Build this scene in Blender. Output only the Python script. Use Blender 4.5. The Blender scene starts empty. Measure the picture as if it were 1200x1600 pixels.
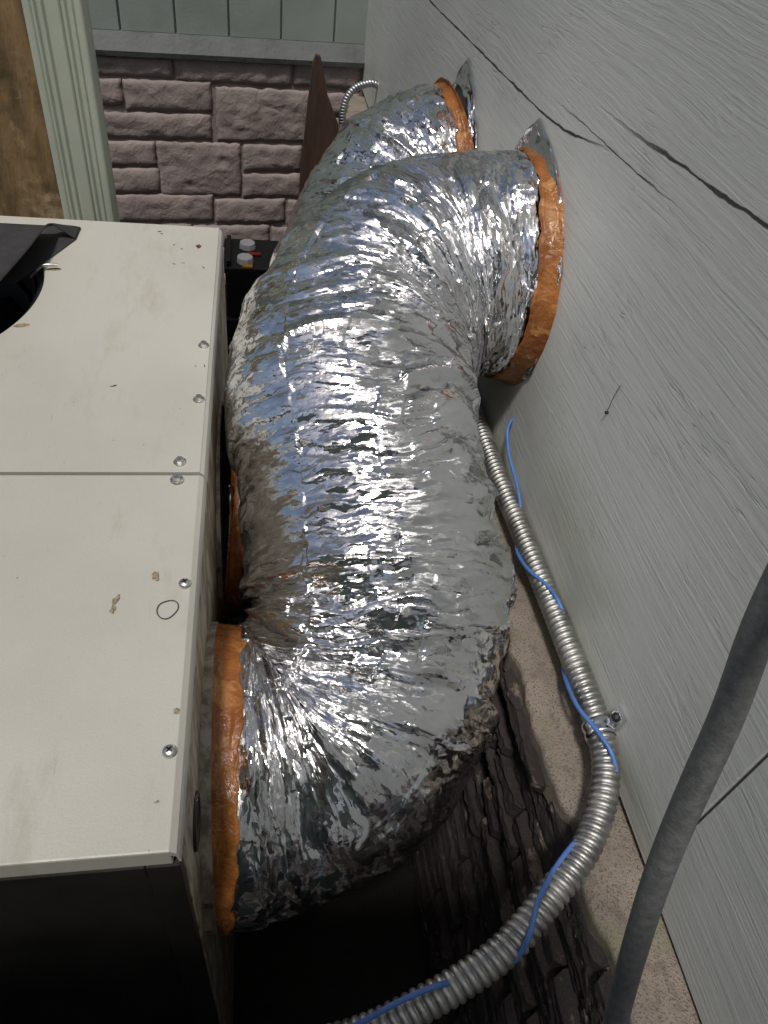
import bpy, bmesh, math, random
import numpy as np
from mathutils import Vector, Matrix

# ------------------------------------------------------------------ camera, sky, sun, exposure
scene = bpy.context.scene
C = scene.collection

cam_data = bpy.data.cameras.new('camera')
cam = bpy.data.objects.new('camera', cam_data)
C.objects.link(cam)
right = Vector((0.98437963, -0.13539499, 0.11253863))
down = Vector((-0.01786298, -0.71271881, -0.70122237))
fwd = Vector((0.17515039, 0.68825874, -0.70400444))
M4 = Matrix((right, -down, -fwd)).transposed().to_4x4()
M4.translation = Vector((0, 0, 1.6))
cam.matrix_world = M4
cam_data.sensor_fit = 'HORIZONTAL'
cam_data.sensor_width = 36.0
cam_data.lens = 36.0 * 1139.48 / 1200.0
cam_data.clip_start = 0.01
cam_data.clip_end = 500
scene.camera = cam

SUN_TRAVEL = Vector((0.21, 0.36, -1.0)).normalized()
to_sun = -SUN_TRAVEL
world = bpy.data.worlds.new('World')
scene.world = world
world.use_nodes = True
wn = world.node_tree.nodes
bg = wn['Background']
sky = wn.new('ShaderNodeTexSky')
sky.sky_type = 'NISHITA'
sky.sun_disc = False
sky.sun_elevation = math.asin(to_sun.z)
sky.sun_rotation = math.atan2(to_sun.x, to_sun.y)
sky.air_density = 1.0
sky.dust_density = 3.4
sky.ozone_density = 0.6
world.node_tree.links.new(sky.outputs[0], bg.inputs[0])
bg.inputs[1].default_value = 0.09

sun_data = bpy.data.lights.new('sun', 'SUN')
sun_data.energy = 3.1
sun_data.angle = math.radians(6.0)
sun_data.color = (1.0, 0.965, 0.91)
sun = bpy.data.objects.new('sun', sun_data)
sun.rotation_euler = SUN_TRAVEL.to_track_quat('-Z', 'Y').to_euler()
sun.location = (-1, -3, 6)
C.objects.link(sun)

scene.view_settings.view_transform = 'Standard'
scene.view_settings.look = 'None'
scene.view_settings.gamma = 1.0
scene.view_settings.use_curve_mapping = False
scene.view_settings.exposure = -0.42

random.seed(7)
rng = np.random.default_rng(11)

# ------------------------------------------------------------------ helpers
def link(o, parent=None):
    C.objects.link(o)
    if parent is not None:
        o.parent = parent
    return o

def mesh_obj(name, verts, faces, material, parent=None, smooth=False):
    me = bpy.data.meshes.new(name)
    me.from_pydata([tuple(map(float, v)) for v in verts], [], [tuple(map(int, f)) for f in faces])
    me.update()
    if smooth:
        me.polygons.foreach_set('use_smooth', [True] * len(me.polygons))
    if material:
        me.materials.append(material)
    return link(bpy.data.objects.new(name, me), parent)

def grid_obj(name, P, material, parent=None, wrap=False, smooth=True):
    """P: (n, m, 3) array -> quad sheet (wrap closes the second axis)."""
    n, m, _ = P.shape
    idx = np.arange(n * m).reshape(n, m)
    if wrap:
        nxt = np.roll(idx, -1, axis=1)
        q = np.stack([idx[:-1], nxt[:-1], nxt[1:], idx[1:]], -1).reshape(-1, 4)
    else:
        q = np.stack([idx[:-1, :-1], idx[:-1, 1:], idx[1:, 1:], idx[1:, :-1]], -1).reshape(-1, 4)
    me = bpy.data.meshes.new(name)
    me.vertices.add(n * m)
    me.vertices.foreach_set('co', P.reshape(-1).astype(np.float32))
    me.loops.add(q.size)
    me.loops.foreach_set('vertex_index', q.reshape(-1).astype(np.int32))
    me.polygons.add(len(q))
    me.polygons.foreach_set('loop_start', np.arange(0, q.size, 4, dtype=np.int32))
    me.polygons.foreach_set('use_smooth', np.full(len(q), smooth))
    me.update(calc_edges=True)
    me.validate()
    me.materials.append(material)
    return link(bpy.data.objects.new(name, me), parent)

def bm_obj(name, bm, material, parent=None, smooth=False):
    me = bpy.data.meshes.new(name)
    bmesh.ops.recalc_face_normals(bm, faces=bm.faces)
    bm.to_mesh(me)
    bm.free()
    if smooth:
        me.polygons.foreach_set('use_smooth', [True] * len(me.polygons))
    me.materials.append(material)
    return link(bpy.data.objects.new(name, me), parent)

def box_bm(x0, x1, y0, y1, z0, z1, bevel=0.0, seg=2, bm=None):
    b = bmesh.new()
    bmesh.ops.create_cube(b, size=1)
    for v in b.verts:
        v.co = Vector((x0 + (v.co.x + .5) * (x1 - x0), y0 + (v.co.y + .5) * (y1 - y0), z0 + (v.co.z + .5) * (z1 - z0)))
    if bevel:
        bmesh.ops.bevel(b, geom=list(b.edges), offset=bevel, segments=seg, affect='EDGES', profile=0.6)
    if bm is None:
        return b
    me = bpy.data.meshes.new('tmp'); b.to_mesh(me); b.free(); bm.from_mesh(me); bpy.data.meshes.remove(me)
    return bm

def box(name, x0, x1, y0, y1, z0, z1, material, parent=None, bevel=0.0, seg=2):
    return bm_obj(name, box_bm(x0, x1, y0, y1, z0, z1, bevel, seg), material, parent)

def empty(name, loc=(0, 0, 0), rz=0.0):
    o = bpy.data.objects.new(name, None)
    o.empty_display_size = .05
    o.location = loc
    o.rotation_euler = (0, 0, rz)
    return link(o)

def tag(o, label, cat, group=None):
    o['label'] = label
    o['category'] = cat
    if group:
        o['group'] = group
    return o

def catmull(P, n=24):
    P = np.asarray(P, float)
    P = np.vstack([2 * P[0] - P[1], P, 2 * P[-1] - P[-2]])
    out = []
    for i in range(1, len(P) - 2):
        t = np.linspace(0, 1, n, endpoint=False)[:, None]
        a, b, c, d = P[i - 1:i + 3]
        out.append(.5 * (2 * b + (c - a) * t + (2 * a - 5 * b + 4 * c - d) * t * t + (3 * b - a - 3 * c + d) * t ** 3))
    return np.vstack(out + [P[-2:-1]])

def resample(P, n):
    d = np.r_[0, np.cumsum(np.linalg.norm(np.diff(P, axis=0), axis=1))]
    t = np.linspace(0, d[-1], n)
    return np.stack([np.interp(t, d, P[:, k]) for k in range(3)], 1), d[-1]

def smooth_path(P, it, fix=6):
    P = P.copy()
    for _ in range(it):
        Q = P.copy()
        Q[1:-1] = (P[:-2] + 2 * P[1:-1] + P[2:]) / 4
        Q[:fix] = P[:fix]; Q[-fix:] = P[-fix:]
        P = Q
    return P

def frames(P, up=(0, 0, 1)):
    T = np.gradient(P, axis=0)
    T /= np.linalg.norm(T, axis=1)[:, None]
    A = np.zeros_like(P)
    a = np.array(up, float)
    for i in range(len(P)):
        a = a - T[i] * a.dot(T[i])
        a /= np.linalg.norm(a)
        A[i] = a
    return T, A, np.cross(T, A)

def tube(name, P, rad, material, parent=None, sides=16, caps=True):
    T, A, B = frames(P, (0, 0, 1) if abs(P[1][2] - P[0][2]) < .8 * np.linalg.norm(P[1] - P[0]) else (1, 0, 0))
    th = np.linspace(0, 2 * np.pi, sides, endpoint=False)
    r = np.broadcast_to(np.asarray(rad, float).reshape(-1, 1) if np.ndim(rad) else np.full((1, 1), rad), (len(P), 1))
    G = P[:, None] + r[:, :, None] * (np.cos(th)[None, :, None] * A[:, None] + np.sin(th)[None, :, None] * B[:, None])
    o = grid_obj(name, G, material, parent, wrap=True)
    return o

# periodic noise and creased-facet fields for crumpled surfaces
def vnoise(U, V, nv, seed):
    r = np.random.default_rng(seed).random((512, nv)) * 2 - 1
    iu = np.floor(U).astype(int); iv = np.floor(V).astype(int)
    fu = U - iu; fv = V - iv
    fu = fu * fu * (3 - 2 * fu); fv = fv * fv * (3 - 2 * fv)
    g = lambda a, b: r[a % 512, b % nv]
    return (g(iu, iv) * (1 - fu) + g(iu + 1, iv) * fu) * (1 - fv) + (g(iu, iv + 1) * (1 - fu) + g(iu + 1, iv + 1) * fu) * fv

def facets(U, V, nv, seed, slope=1.0, k=1.0):
    R = np.random.default_rng(seed).random((512, nv, 5))
    iu = np.floor(U).astype(int); iv = np.floor(V).astype(int)
    best = np.full(U.shape, -1e9)
    for du in (-1, 0, 1):
        for dv in (-1, 0, 1):
            q = R[(iu + du) % 512, (iv + dv) % nv]
            dx = U - (iu + du + .5 + (q[..., 0] - .5) * .95)
            dy = V - (iv + dv + .5 + (q[..., 1] - .5) * .95)
            h = (q[..., 2] - .5) * .7 + slope * ((q[..., 3] - .5) * 2 * dx + (q[..., 4] - .5) * 2 * dy) - k * (dx * dx + dy * dy)
            best = np.maximum(best, h)
    return best

# ------------------------------------------------------------------ materials
class G:
    def __init__(s, name):
        s.m = bpy.data.materials.new(name)
        s.m.use_nodes = True
        s.t = s.m.node_tree
        s.b = s.t.nodes['Principled BSDF']
    def n(s, typ, **kw):
        x = s.t.nodes.new(typ)
        for k, v in kw.items():
            setattr(x, k, v)
        return x
    def put(s, sock, v):
        if hasattr(v, 'is_linked') or isinstance(v, bpy.types.NodeSocket):
            s.t.links.new(v, sock)
        else:
            if isinstance(v, (tuple, list)) and len(v) == 3 and sock.type == 'RGBA':
                v = (*v, 1)
            sock.default_value = v
    def pos(s, kind='Object'):
        return s.n('ShaderNodeTexCoord').outputs[kind]
    def map(s, v, scale=(1, 1, 1), loc=(0, 0, 0), rot=(0, 0, 0)):
        x = s.n('ShaderNodeMapping')
        s.put(x.inputs['Vector'], v)
        x.inputs['Scale'].default_value = scale
        x.inputs['Location'].default_value = loc
        x.inputs['Rotation'].default_value = rot
        return x.outputs[0]
    def noise(s, v, scale=5, detail=4, rough=.55, dist=0.0):
        x = s.n('ShaderNodeTexNoise')
        s.put(x.inputs['Vector'], v)
        x.inputs['Scale'].default_value = scale
        x.inputs['Detail'].default_value = detail
        x.inputs['Roughness'].default_value = rough
        x.inputs['Distortion'].default_value = dist
        return x.outputs[0]
    def voro(s, v, scale=5, feature='F1', rand=1.0):
        x = s.n('ShaderNodeTexVoronoi', feature=feature)
        s.put(x.inputs['Vector'], v)
        x.inputs['Scale'].default_value = scale
        x.inputs['Randomness'].default_value = rand
        return x.outputs[0]
    def math(s, op, a, b=0.0, c=0.0, clamp=False):
        x = s.n('ShaderNodeMath', operation=op, use_clamp=clamp)
        s.put(x.inputs[0], a); s.put(x.inputs[1], b); s.put(x.inputs[2], c)
        return x.outputs[0]
    def ramp(s, v, a, b, lo=0.0, hi=1.0):
        x = s.n('ShaderNodeMapRange', interpolation_type='SMOOTHSTEP')
        s.put(x.inputs[0], v)
        for i, q in enumerate((a, b, lo, hi)):
            s.put(x.inputs[i + 1], q)
        return x.outputs[0]
    def mix(s, f, a, b):
        x = s.n('ShaderNodeMix', data_type='RGBA')
        s.put(x.inputs[0], f); s.put(x.inputs[6], a); s.put(x.inputs[7], b)
        return x.outputs[2]
    def sep(s, v):
        x = s.n('ShaderNodeSeparateXYZ'); s.put(x.inputs[0], v)
        return x.outputs
    def bump(s, h, dist=.001, strength=1.0, normal=None):
        x = s.n('ShaderNodeBump')
        s.put(x.inputs['Height'], h)
        x.inputs['Distance'].default_value = dist
        x.inputs['Strength'].default_value = strength
        if normal is not None:
            s.put(x.inputs['Normal'], normal)
        return x.outputs[0]
    def out(s, color=None, rough=None, metal=None, normal=None, spec=None):
        for k, v in (('Base Color', color), ('Roughness', rough), ('Metallic', metal), ('Normal', normal), ('Specular IOR Level', spec)):
            if v is not None:
                s.put(s.b.inputs[k], v)
        return s.m

def plain(name, color, rough=.5, metal=0.0, var=.15, nscale=20, bump=0.0, bscale=200):
    g = G(name); p = g.pos()
    n = g.noise(p, nscale, 5)
    c = g.mix(g.ramp(n, .3, .7), tuple(x * (1 - var) for x in color), tuple(min(1, x * (1 + var)) for x in color))
    nm = g.bump(g.noise(p, bscale, 4), bump) if bump else None
    return g.out(c, g.ramp(n, .25, .75, max(.02, rough - .08), min(1, rough + .08)), metal, nm)

def mat_foil(name='aluminium_foil', attr=True):
    """crinkled foil: every crease cell tilts the surface normal its own way."""
    g = G(name); p = g.pos()
    if attr:
        a = g.n('ShaderNodeAttribute'); a.attribute_name = 'ring'
        q = a.outputs['Vector']
    else:
        q = p
    wn_ = g.n('ShaderNodeTexNoise'); g.put(wn_.inputs['Vector'], p); wn_.inputs['Scale'].default_value = 26; wn_.inputs['Detail'].default_value = 3
    geo = g.n('ShaderNodeNewGeometry')
    cur = geo.outputs['Normal']
    axa = g.n('ShaderNodeAttribute'); axa.attribute_name = 'axis'
    for sc, k, wamt in (((60, 14, 40), .24, .03), ((140, 34, 90), .24, .02), ((320, 110, 260), .10, .008)):
        off = g.n('ShaderNodeVectorMath', operation='MULTIPLY_ADD')
        g.put(off.inputs[0], wn_.outputs['Color']); off.inputs[1].default_value = (wamt,) * 3; g.put(off.inputs[2], q)
        vx = g.n('ShaderNodeTexVoronoi', feature='F1', distance='MANHATTAN')
        g.put(vx.inputs['Vector'], g.map(off.outputs[0], sc)); vx.inputs['Scale'].default_value = 1.0
        sb_ = g.n('ShaderNodeVectorMath', operation='SUBTRACT')
        g.put(sb_.inputs[0], vx.outputs['Color']); sb_.inputs[1].default_value = (.5, .5, .5)
        md_ = g.math('MULTIPLY', g.ramp(g.noise(p, 5.5, 3), .34, .60, .82, 1.25), k)
        sc_ = g.n('ShaderNodeVectorMath', operation='SCALE'); g.put(sc_.inputs[0], sb_.outputs[0]); g.put(sc_.inputs['Scale'], md_)
        ad = g.n('ShaderNodeVectorMath', operation='ADD'); g.put(ad.inputs[0], cur); g.put(ad.inputs[1], sc_.outputs[0])
        if attr:        # most creases run round the tube, so cells tip mostly along its axis
            tip = g.math('MULTIPLY', g.math('SUBTRACT', g.sep(vx.outputs['Color'])[0], .5), g.math('MULTIPLY', md_, 2.2))
            ts = g.n('ShaderNodeVectorMath', operation='SCALE'); g.put(ts.inputs[0], axa.outputs['Vector']); g.put(ts.inputs['Scale'], tip)
            ad2 = g.n('ShaderNodeVectorMath', operation='ADD'); g.put(ad2.inputs[0], ad.outputs[0]); g.put(ad2.inputs[1], ts.outputs[0])
            ad = ad2
        nm = g.n('ShaderNodeVectorMath', operation='NORMALIZE'); g.put(nm.inputs[0], ad.outputs[0])
        cur = nm.outputs[0]
    f = g.math('ABSOLUTE', g.math('SUBTRACT', g.noise(q, 120, 2, .5, .5), .5))
    c = g.mix(g.ramp(g.noise(p, 9, 4), .35, .7), (.90, .90, .91), (.80, .80, .81))
    return g.out(c, g.ramp(g.noise(p, 40, 3), .3, .75, .12, .20), 1.0, g.bump(f, .0004, 1.0, cur))

def mat_mastic():
    g = G('orange_duct_mastic'); p = g.pos()
    n = g.noise(p, 14, 5)
    n2 = g.noise(g.map(p, (1, 1, 1)), 60, 4, .6, .6)
    c = g.mix(g.ramp(n, .35, .68), (.36, .135, .032), (.22, .075, .018))
    c = g.mix(g.ramp(n2, .60, .74), c, (.12, .035, .010))
    c = g.mix(g.math('MULTIPLY', g.ramp(g.noise(p, 5, 4), .45, .62), .65), c, (.17, .052, .014))
    c = g.mix(g.math('MULTIPLY', g.ramp(g.noise(p, 22, 5, .6, .8), .56, .66), .6), c, (.50, .25, .085))
    return g.out(c, g.ramp(n2, .3, .7, .18, .5), 0.0, g.bump(g.math('ADD', n2, g.math('MULTIPLY', n, 2.0)), .004))

def mat_unit_paint():
    g = G('cream_enamel'); p = g.pos()
    n = g.noise(p, 3.0, 6, .6)
    sm = g.noise(g.map(p, (4, 1.4, 1), rot=(0, 0, .5)), 4, 6, .7)
    c = g.mix(g.ramp(n, .3, .75), (.50, .488, .437), (.445, .43, .382))
    c = g.mix(g.math('MULTIPLY', g.ramp(sm, .52, .76), .42), c, (.31, .27, .20))
    sp = g.voro(p, 55); spm = g.math('MULTIPLY', g.ramp(sp, .07, .03), g.ramp(g.noise(p, 6, 3), .56, .66))
    c = g.mix(g.math('MULTIPLY', spm, .75), c, (.10, .075, .05))
    scr = g.noise(g.map(p, (60, 5, 5), rot=(0, 0, 1.1)), 5, 3)
    c = g.mix(g.math('MULTIPLY', g.math('MULTIPLY', g.ramp(scr, .70, .76), g.ramp(g.noise(p, 8, 2), .5, .6)), .5), c, (.2, .16, .12))
    return g.out(c, g.ramp(sm, .3, .75, .36, .62), 0.0, g.bump(g.noise(p, 420, 2), .00035))

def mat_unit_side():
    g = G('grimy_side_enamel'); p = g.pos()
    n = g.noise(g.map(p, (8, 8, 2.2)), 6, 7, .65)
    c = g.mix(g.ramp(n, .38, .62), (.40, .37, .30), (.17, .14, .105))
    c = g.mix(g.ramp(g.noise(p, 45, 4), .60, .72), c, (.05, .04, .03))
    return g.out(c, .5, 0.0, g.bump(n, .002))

def mat_wall():
    g = G('painted_plywood'); p = g.pos()
    xyz = g.sep(p)
    y, z = xyz[1], xyz[2]
    wob = g.noise(g.map(p, (1, 1.1, 3.2)), 1.3, 4, .5)
    zz = g.math('ADD', z, g.math('MULTIPLY', g.math('SUBTRACT', wob, .5), .055))
    cv = g.n('ShaderNodeCombineXYZ')
    g.put(cv.inputs[0], xyz[0]); g.put(cv.inputs[1], y); g.put(cv.inputs[2], zz)
    w = cv.outputs[0]
    fine = g.noise(g.map(w, (1, 7, 210)), 1.0, 4, .6)
    mid = g.noise(g.map(w, (1, 3.0, 62)), 1.0, 4, .6)
    gate = g.ramp(g.noise(g.map(p, (1, 3, 6)), 1.4, 3), .50, .66)
    line = g.ramp(g.math('ABSOLUTE', g.math('SUBTRACT', g.noise(g.map(w, (1, 4.5, 95)), 1.0, 2, .5), .5)), .0, .018, 1, 0)
    chk = g.math('MULTIPLY', line, gate)
    h = g.math('ADD', g.math('MULTIPLY', fine, .9), g.math('MULTIPLY', mid, .6))
    h = g.math('SUBTRACT', h, g.math('MULTIPLY', chk, .9))
    # long splits along the grain, each with its own line
    tot = None
    for pts, w0, y0, y1 in (
        ([(2.6, 1.195), (2.194, 1.207), (1.791, 1.223), (1.451, 1.236), (1.188, 1.250), (.987, 1.282), (.8, 1.30)], .0021, .98, 2.5),
        ([(2.0, 1.27), (1.246, 1.274), (1.11, 1.282), (.966, 1.287), (.871, 1.291), (.777, 1.297), (.5, 1.31)], .0010, .76, 1.27),
        ([(2.0, 1.30), (1.045, 1.317), (.912, 1.324), (.805, 1.333), (.713, 1.338), (.614, 1.346), (.4, 1.36), (.1, 1.37)], .0024, .2, 1.06)):
        fc = g.n('ShaderNodeFloatCurve')
        cur = fc.mapping.curves[0]
        pp = sorted(((a / 3.0, (b - 1.1) / .4) for a, b in pts))
        cur.points[0].location = pp[0]; cur.points[1].location = pp[-1]
        for q in pp[1:-1]:
            cur.points.new(*q)
        fc.mapping.update()
        g.put(fc.inputs['Value'], g.math('DIVIDE', y, 3.0))
        zc = g.math('ADD', g.math('MULTIPLY', fc.outputs[0], .4), 1.1)
        jit = g.math('MULTIPLY', g.math('SUBTRACT', g.noise(g.map(p, (0, 30, 0)), 1.0, 3), .5), .006)
        d = g.math('ABSOLUTE', g.math('ADD', g.math('SUBTRACT', z, zc), jit))
        tap = g.math('MULTIPLY', g.ramp(y, y0 - .02, y0 + .12), g.ramp(y, y1 + .02, y1 - .25))
        thick = g.math('MULTIPLY', g.ramp(g.noise(g.map(p, (0, 11, 0)), 1.0, 2), .3, .7, .45, 1.2), w0)
        mk = g.math('MULTIPLY', g.ramp(d, g.math('MULTIPLY', thick, .5), g.math('MULTIPLY', thick, 1.3), 1, 0), tap)
        tot = mk if tot is None else g.math('MAXIMUM', tot, mk)
    h = g.math('SUBTRACT', h, g.math('MULTIPLY', tot, 5.0))
    # knot: rings pushed into the height
    kd = g.n('ShaderNodeVectorMath', operation='DISTANCE')
    g.put(kd.inputs[0], g.map(p, (0, 1, 1.5))); kd.inputs[1].default_value = (0, .746, 1.402 * 1.5)
    kw = g.math('SINE', g.math('ADD', g.math('MULTIPLY', kd.outputs['Value'], 300), g.math('MULTIPLY', g.noise(g.map(p, (1, 9, 22)), 1.0, 4), 16)))
    h = g.math('ADD', h, g.math('MULTIPLY', g.math('MULTIPLY', kw, g.ramp(kd.outputs['Value'], .075, .01)), .10))
    blot = g.noise(p, 2.2, 5)
    c = g.mix(g.ramp(blot, .3, .72), (.525, .54, .51), (.585, .60, .57))
    c = g.mix(g.math('MULTIPLY', g.ramp(fine, .60, .74), .22), c, (.24, .25, .24))
    c = g.mix(g.math('MULTIPLY', chk, .4), c, (.12, .125, .12))
    alg = g.math('MULTIPLY', g.ramp(z, .98, .70), g.ramp(g.noise(p, 4, 4), .42, .66))
    c = g.mix(g.math('MULTIPLY', alg, .45), c, (.27, .29, .19))
    c = g.mix(tot, c, (.03, .03, .028))
    return g.out(c, g.ramp(mid, .3, .7, .46, .62), 0.0, g.bump(h, .0009))

def mat_stone(name, a, b, c3, bs=28, bd=.012, stretch=None):
    g = G(name); p = g.pos('Object')
    oi = g.n('ShaderNodeObjectInfo')
    off = g.n('ShaderNodeVectorMath', operation='ADD')
    g.put(off.inputs[0], p)
    sc = g.n('ShaderNodeVectorMath', operation='SCALE'); g.put(sc.inputs[0], oi.outputs['Location']); sc.inputs['Scale'].default_value = 3.7
    g.put(off.inputs[1], sc.outputs[0])
    v = off.outputs[0]
    if stretch:
        v = g.map(v, stretch)
    n = g.noise(v, 7, 6, .6)
    c = g.mix(g.ramp(n, .32, .68), a, b)
    c = g.mix(g.math('MULTIPLY', oi.outputs['Random'], .45), c, c3)
    if stretch:
        c = g.mix(g.ramp(g.noise(v, 16, 6, .68), .575, .65), c, (.21, .16, .125))
    f = g.noise(v, bs, 6, .62, .8)
    return g.out(c, .85, 0.0, g.bump(g.math('ADD', f, g.math('MULTIPLY', g.noise(v, bs * 5, 4), .3)), bd))

def mat_sand():
    g = G('sandy_mortar'); p = g.pos()
    n = g.noise(p, 9, 5)
    f = g.noise(p, 330, 3, .6)
    c = g.mix(g.ramp(n, .3, .72), (.31, .26, .215), (.225, .19, .16))
    c = g.mix(g.ramp(f, .52, .66), c, (.13, .105, .09))
    c = g.mix(g.math('MULTIPLY', g.ramp(g.noise(p, 38, 5, .65), .52, .64), .6), c, (.15, .125, .105))
    xyz = g.sep(p)
    c = g.mix(g.math('MULTIPLY', g.ramp(g.noise(p, 12, 3), .52, .66), .4), c, (.20, .22, .11))
    return g.out(c, .95, 0.0, g.bump(g.math('ADD', f, g.math('MULTIPLY', n, 3)), .0045))

def mat_wood(name, a, b, axis_scale, peel=None):
    g = G(name); p = g.pos()
    n = g.noise(g.map(p, axis_scale), 1.0, 6, .6, .3)
    c = g.mix(g.ramp(n, .32, .68), a, b)
    f = g.noise(g.map(p, tuple(q * 5 for q in axis_scale)), 1.0, 4)
    c = g.mix(g.math('MULTIPLY', g.ramp(f, .55, .75), .5), c, tuple(q * .45 for q in a))
    if peel:
        m = g.noise(p, 7, 7, .72)
        c = g.mix(g.ramp(m, .53, .66), c, peel)
        c = g.mix(g.math('MULTIPLY', g.ramp(g.noise(p, 16, 5), .5, .68), .7), c, (.055, .045, .022))
    return g.out(c, .75, 0.0, g.bump(g.math('ADD', n, f), .003))

foil = mat_foil()
tape_foil = mat_foil('foil_tape', False)
mastic = mat_mastic()
cream = mat_unit_paint()
side_paint = mat_unit_side()
wall_paint = mat_wall()
steel = plain('galvanised_steel', (.42, .415, .40), .48, 1.0, .18, 30, .0004, 300)
zinc = plain('bright_zinc', (.70, .71, .72), .22, 1.0, .1, 60)
screw_steel = plain('screw_steel', (.66, .65, .62), .38, 1.0, .25, 120)
black_panel_m = plain('black_enamel', (.020, .0175, .016), .42, 0, .25, 6, .0003, 300)
black_plastic = plain('black_plastic', (.010, .010, .012), .45, 0, .2, 20)
rubber = plain('black_rubber_sheet', (.035, .034, .036), .72, 0, .15, 40, .0004, 500)
soil = plain('dark_soil', (.012, .010, .008), .95, 0, .4, 8, .01, 60)
blue_m = plain('blue_insulation', (.07, .17, .46), .42, 0, .12, 60, .0003, 200)
downspout_m = plain('pale_green_enamel', (.43, .465, .38), .45, 0, .08, 6, .0003, 150)
stone_back = mat_stone('mauve_stone', (.335, .268, .252), (.25, .205, .196), (.285, .245, .225), 14, .008)
mortar_back = mat_stone('brown_mortar', (.30, .24, .222), (.23, .188, .172), (.26, .21, .19), 60, .004)
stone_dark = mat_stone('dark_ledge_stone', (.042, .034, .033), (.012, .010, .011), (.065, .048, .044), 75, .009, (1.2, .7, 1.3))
mortar_dark = mat_stone('tan_mortar', (.17, .13, .10), (.10, .08, .065), (.13, .10, .08), 80, .004)
sand = mat_sand()
sill_m = plain('weathered_grey_paint', (.105, .112, .112), .6, 0, .2, 8, .002, 40)
board_m = plain('grey_green_board', (.255, .295, .265), .6, 0, .08, 5, .0006, 90)
post_m = mat_wood('weathered_timber', (.27, .175, .080), (.12, .078, .036), (22, 22, 5), (.38, .29, .17))
picket_m = mat_wood('dark_brown_timber', (.075, .038, .024), (.045, .024, .016), (40, 40, 3))
pipe_m = plain('grey_woven_cover', (.125, .13, .128), .7, 0, .2, 160, .0006, 420)
white_plastic = plain('white_plastic', (.72, .72, .72), .4, 0, .05, 40)
red_plastic = plain('red_plastic', (.40, .03, .02), .4)
yellow_plastic = plain('yellow_plastic', (.62, .33, .02), .4)
ink = plain('marker_ink', (.03, .03, .045), .6)
ink_d = plain('dark_nail', (.03, .025, .02), .7)
rust = plain('rust_chip', (.09, .035, .015), .9, 0, .4, 300)
grime = plain('dried_dirt', (.27, .22, .15), .9, 0, .4, 300)

# ------------------------------------------------------------------ ground
GZ = -0.45
gr = mesh_obj('ground', [(-60, -60, GZ), (60, -60, GZ), (60, 60, GZ), (-60, 60, GZ)], [(0, 1, 2, 3)], soil)
gr['kind'] = 'structure'

# ------------------------------------------------------------------ plywood wall (right)
wall = tag(empty('plywood_wall', (0, 0, 0)), 'grey painted plywood wall with long grain splits on the right', 'wall')
WX = .48
box('panel', WX, WX + .018, .2685, 3.72, .672, 3.0, wall_paint, wall, .0012)
box('panel', WX + .0008, WX + .0188, -2.2, .2645, .668, 3.0, wall_paint, wall, .0012)
box('backing', WX + .021, WX + .16, -2.2, 3.72, .64, 3.0, board_m, wall)

tube('nail', np.array([(WX - .004, .744, 1.026), (WX + .004, .744, 1.026)]), .0022, ink_d, wall, 10)
tube('thread', resample(catmull([(WX - .003, .744, 1.026), (WX - .004, .740, 1.040), (WX - .003, .741, 1.055), (WX - .0015, .739, 1.075)], 6), 20)[0], .0005, ink_d, wall, 6)
# ------------------------------------------------------------------ stone plinth under the plywood wall
plinth = tag(empty('stone_plinth', (.40, .4, GZ)), 'dark rough stone plinth with sandy cap under the plywood wall', 'stone wall')
def rel(o, parent):
    o.matrix_parent_inverse = Matrix.Translation(-Vector(parent.location))
    return o
# sandy cap with a broken front edge
ny, nx = 420, 26
Y = np.linspace(-1.4, 3.35, ny)
edge = .395 + .010 * vnoise(Y * 9, Y * 0, 4, 5) + .006 * vnoise(Y * 31, Y * 0, 4, 6) + .003 * vnoise(Y * 80, Y * 0, 4, 9)
edge += np.interp(Y, [-1, .1, .3, .6, 3], [.035, .030, .006, 0, 0])
edge += .035 * np.exp(-((Y - .325) / .022) ** 2)
P = np.zeros((ny, nx, 3))
t = np.linspace(0, 1, nx - 4)
for j in range(nx):
    if j < 4:
        P[:, j] = np.stack([edge + .004 - .004 * (j / 4), Y, .60 + .053 * (j / 4) ** .7 + 0 * Y], 1)
    else:
        x = edge + (WX + .03 - edge) * t[j - 4]
        P[:, j] = np.stack([x, Y, .655 + .005 * np.minimum(1, t[j - 4] * 8) + 0 * Y], 1)
P[..., 2] += .0016 * vnoise(P[..., 1] * 45, P[..., 0] * 45, 64, 3) + .0022 * vnoise(P[..., 1] * 14, P[..., 0] * 14, 64, 4)
rel(grid_obj('cap', P[:, ::-1], sand, plinth), plinth)
rel(box('mortar', .411, .62, -1.4, 3.35, GZ, .62, mortar_dark, plinth), plinth)

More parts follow.
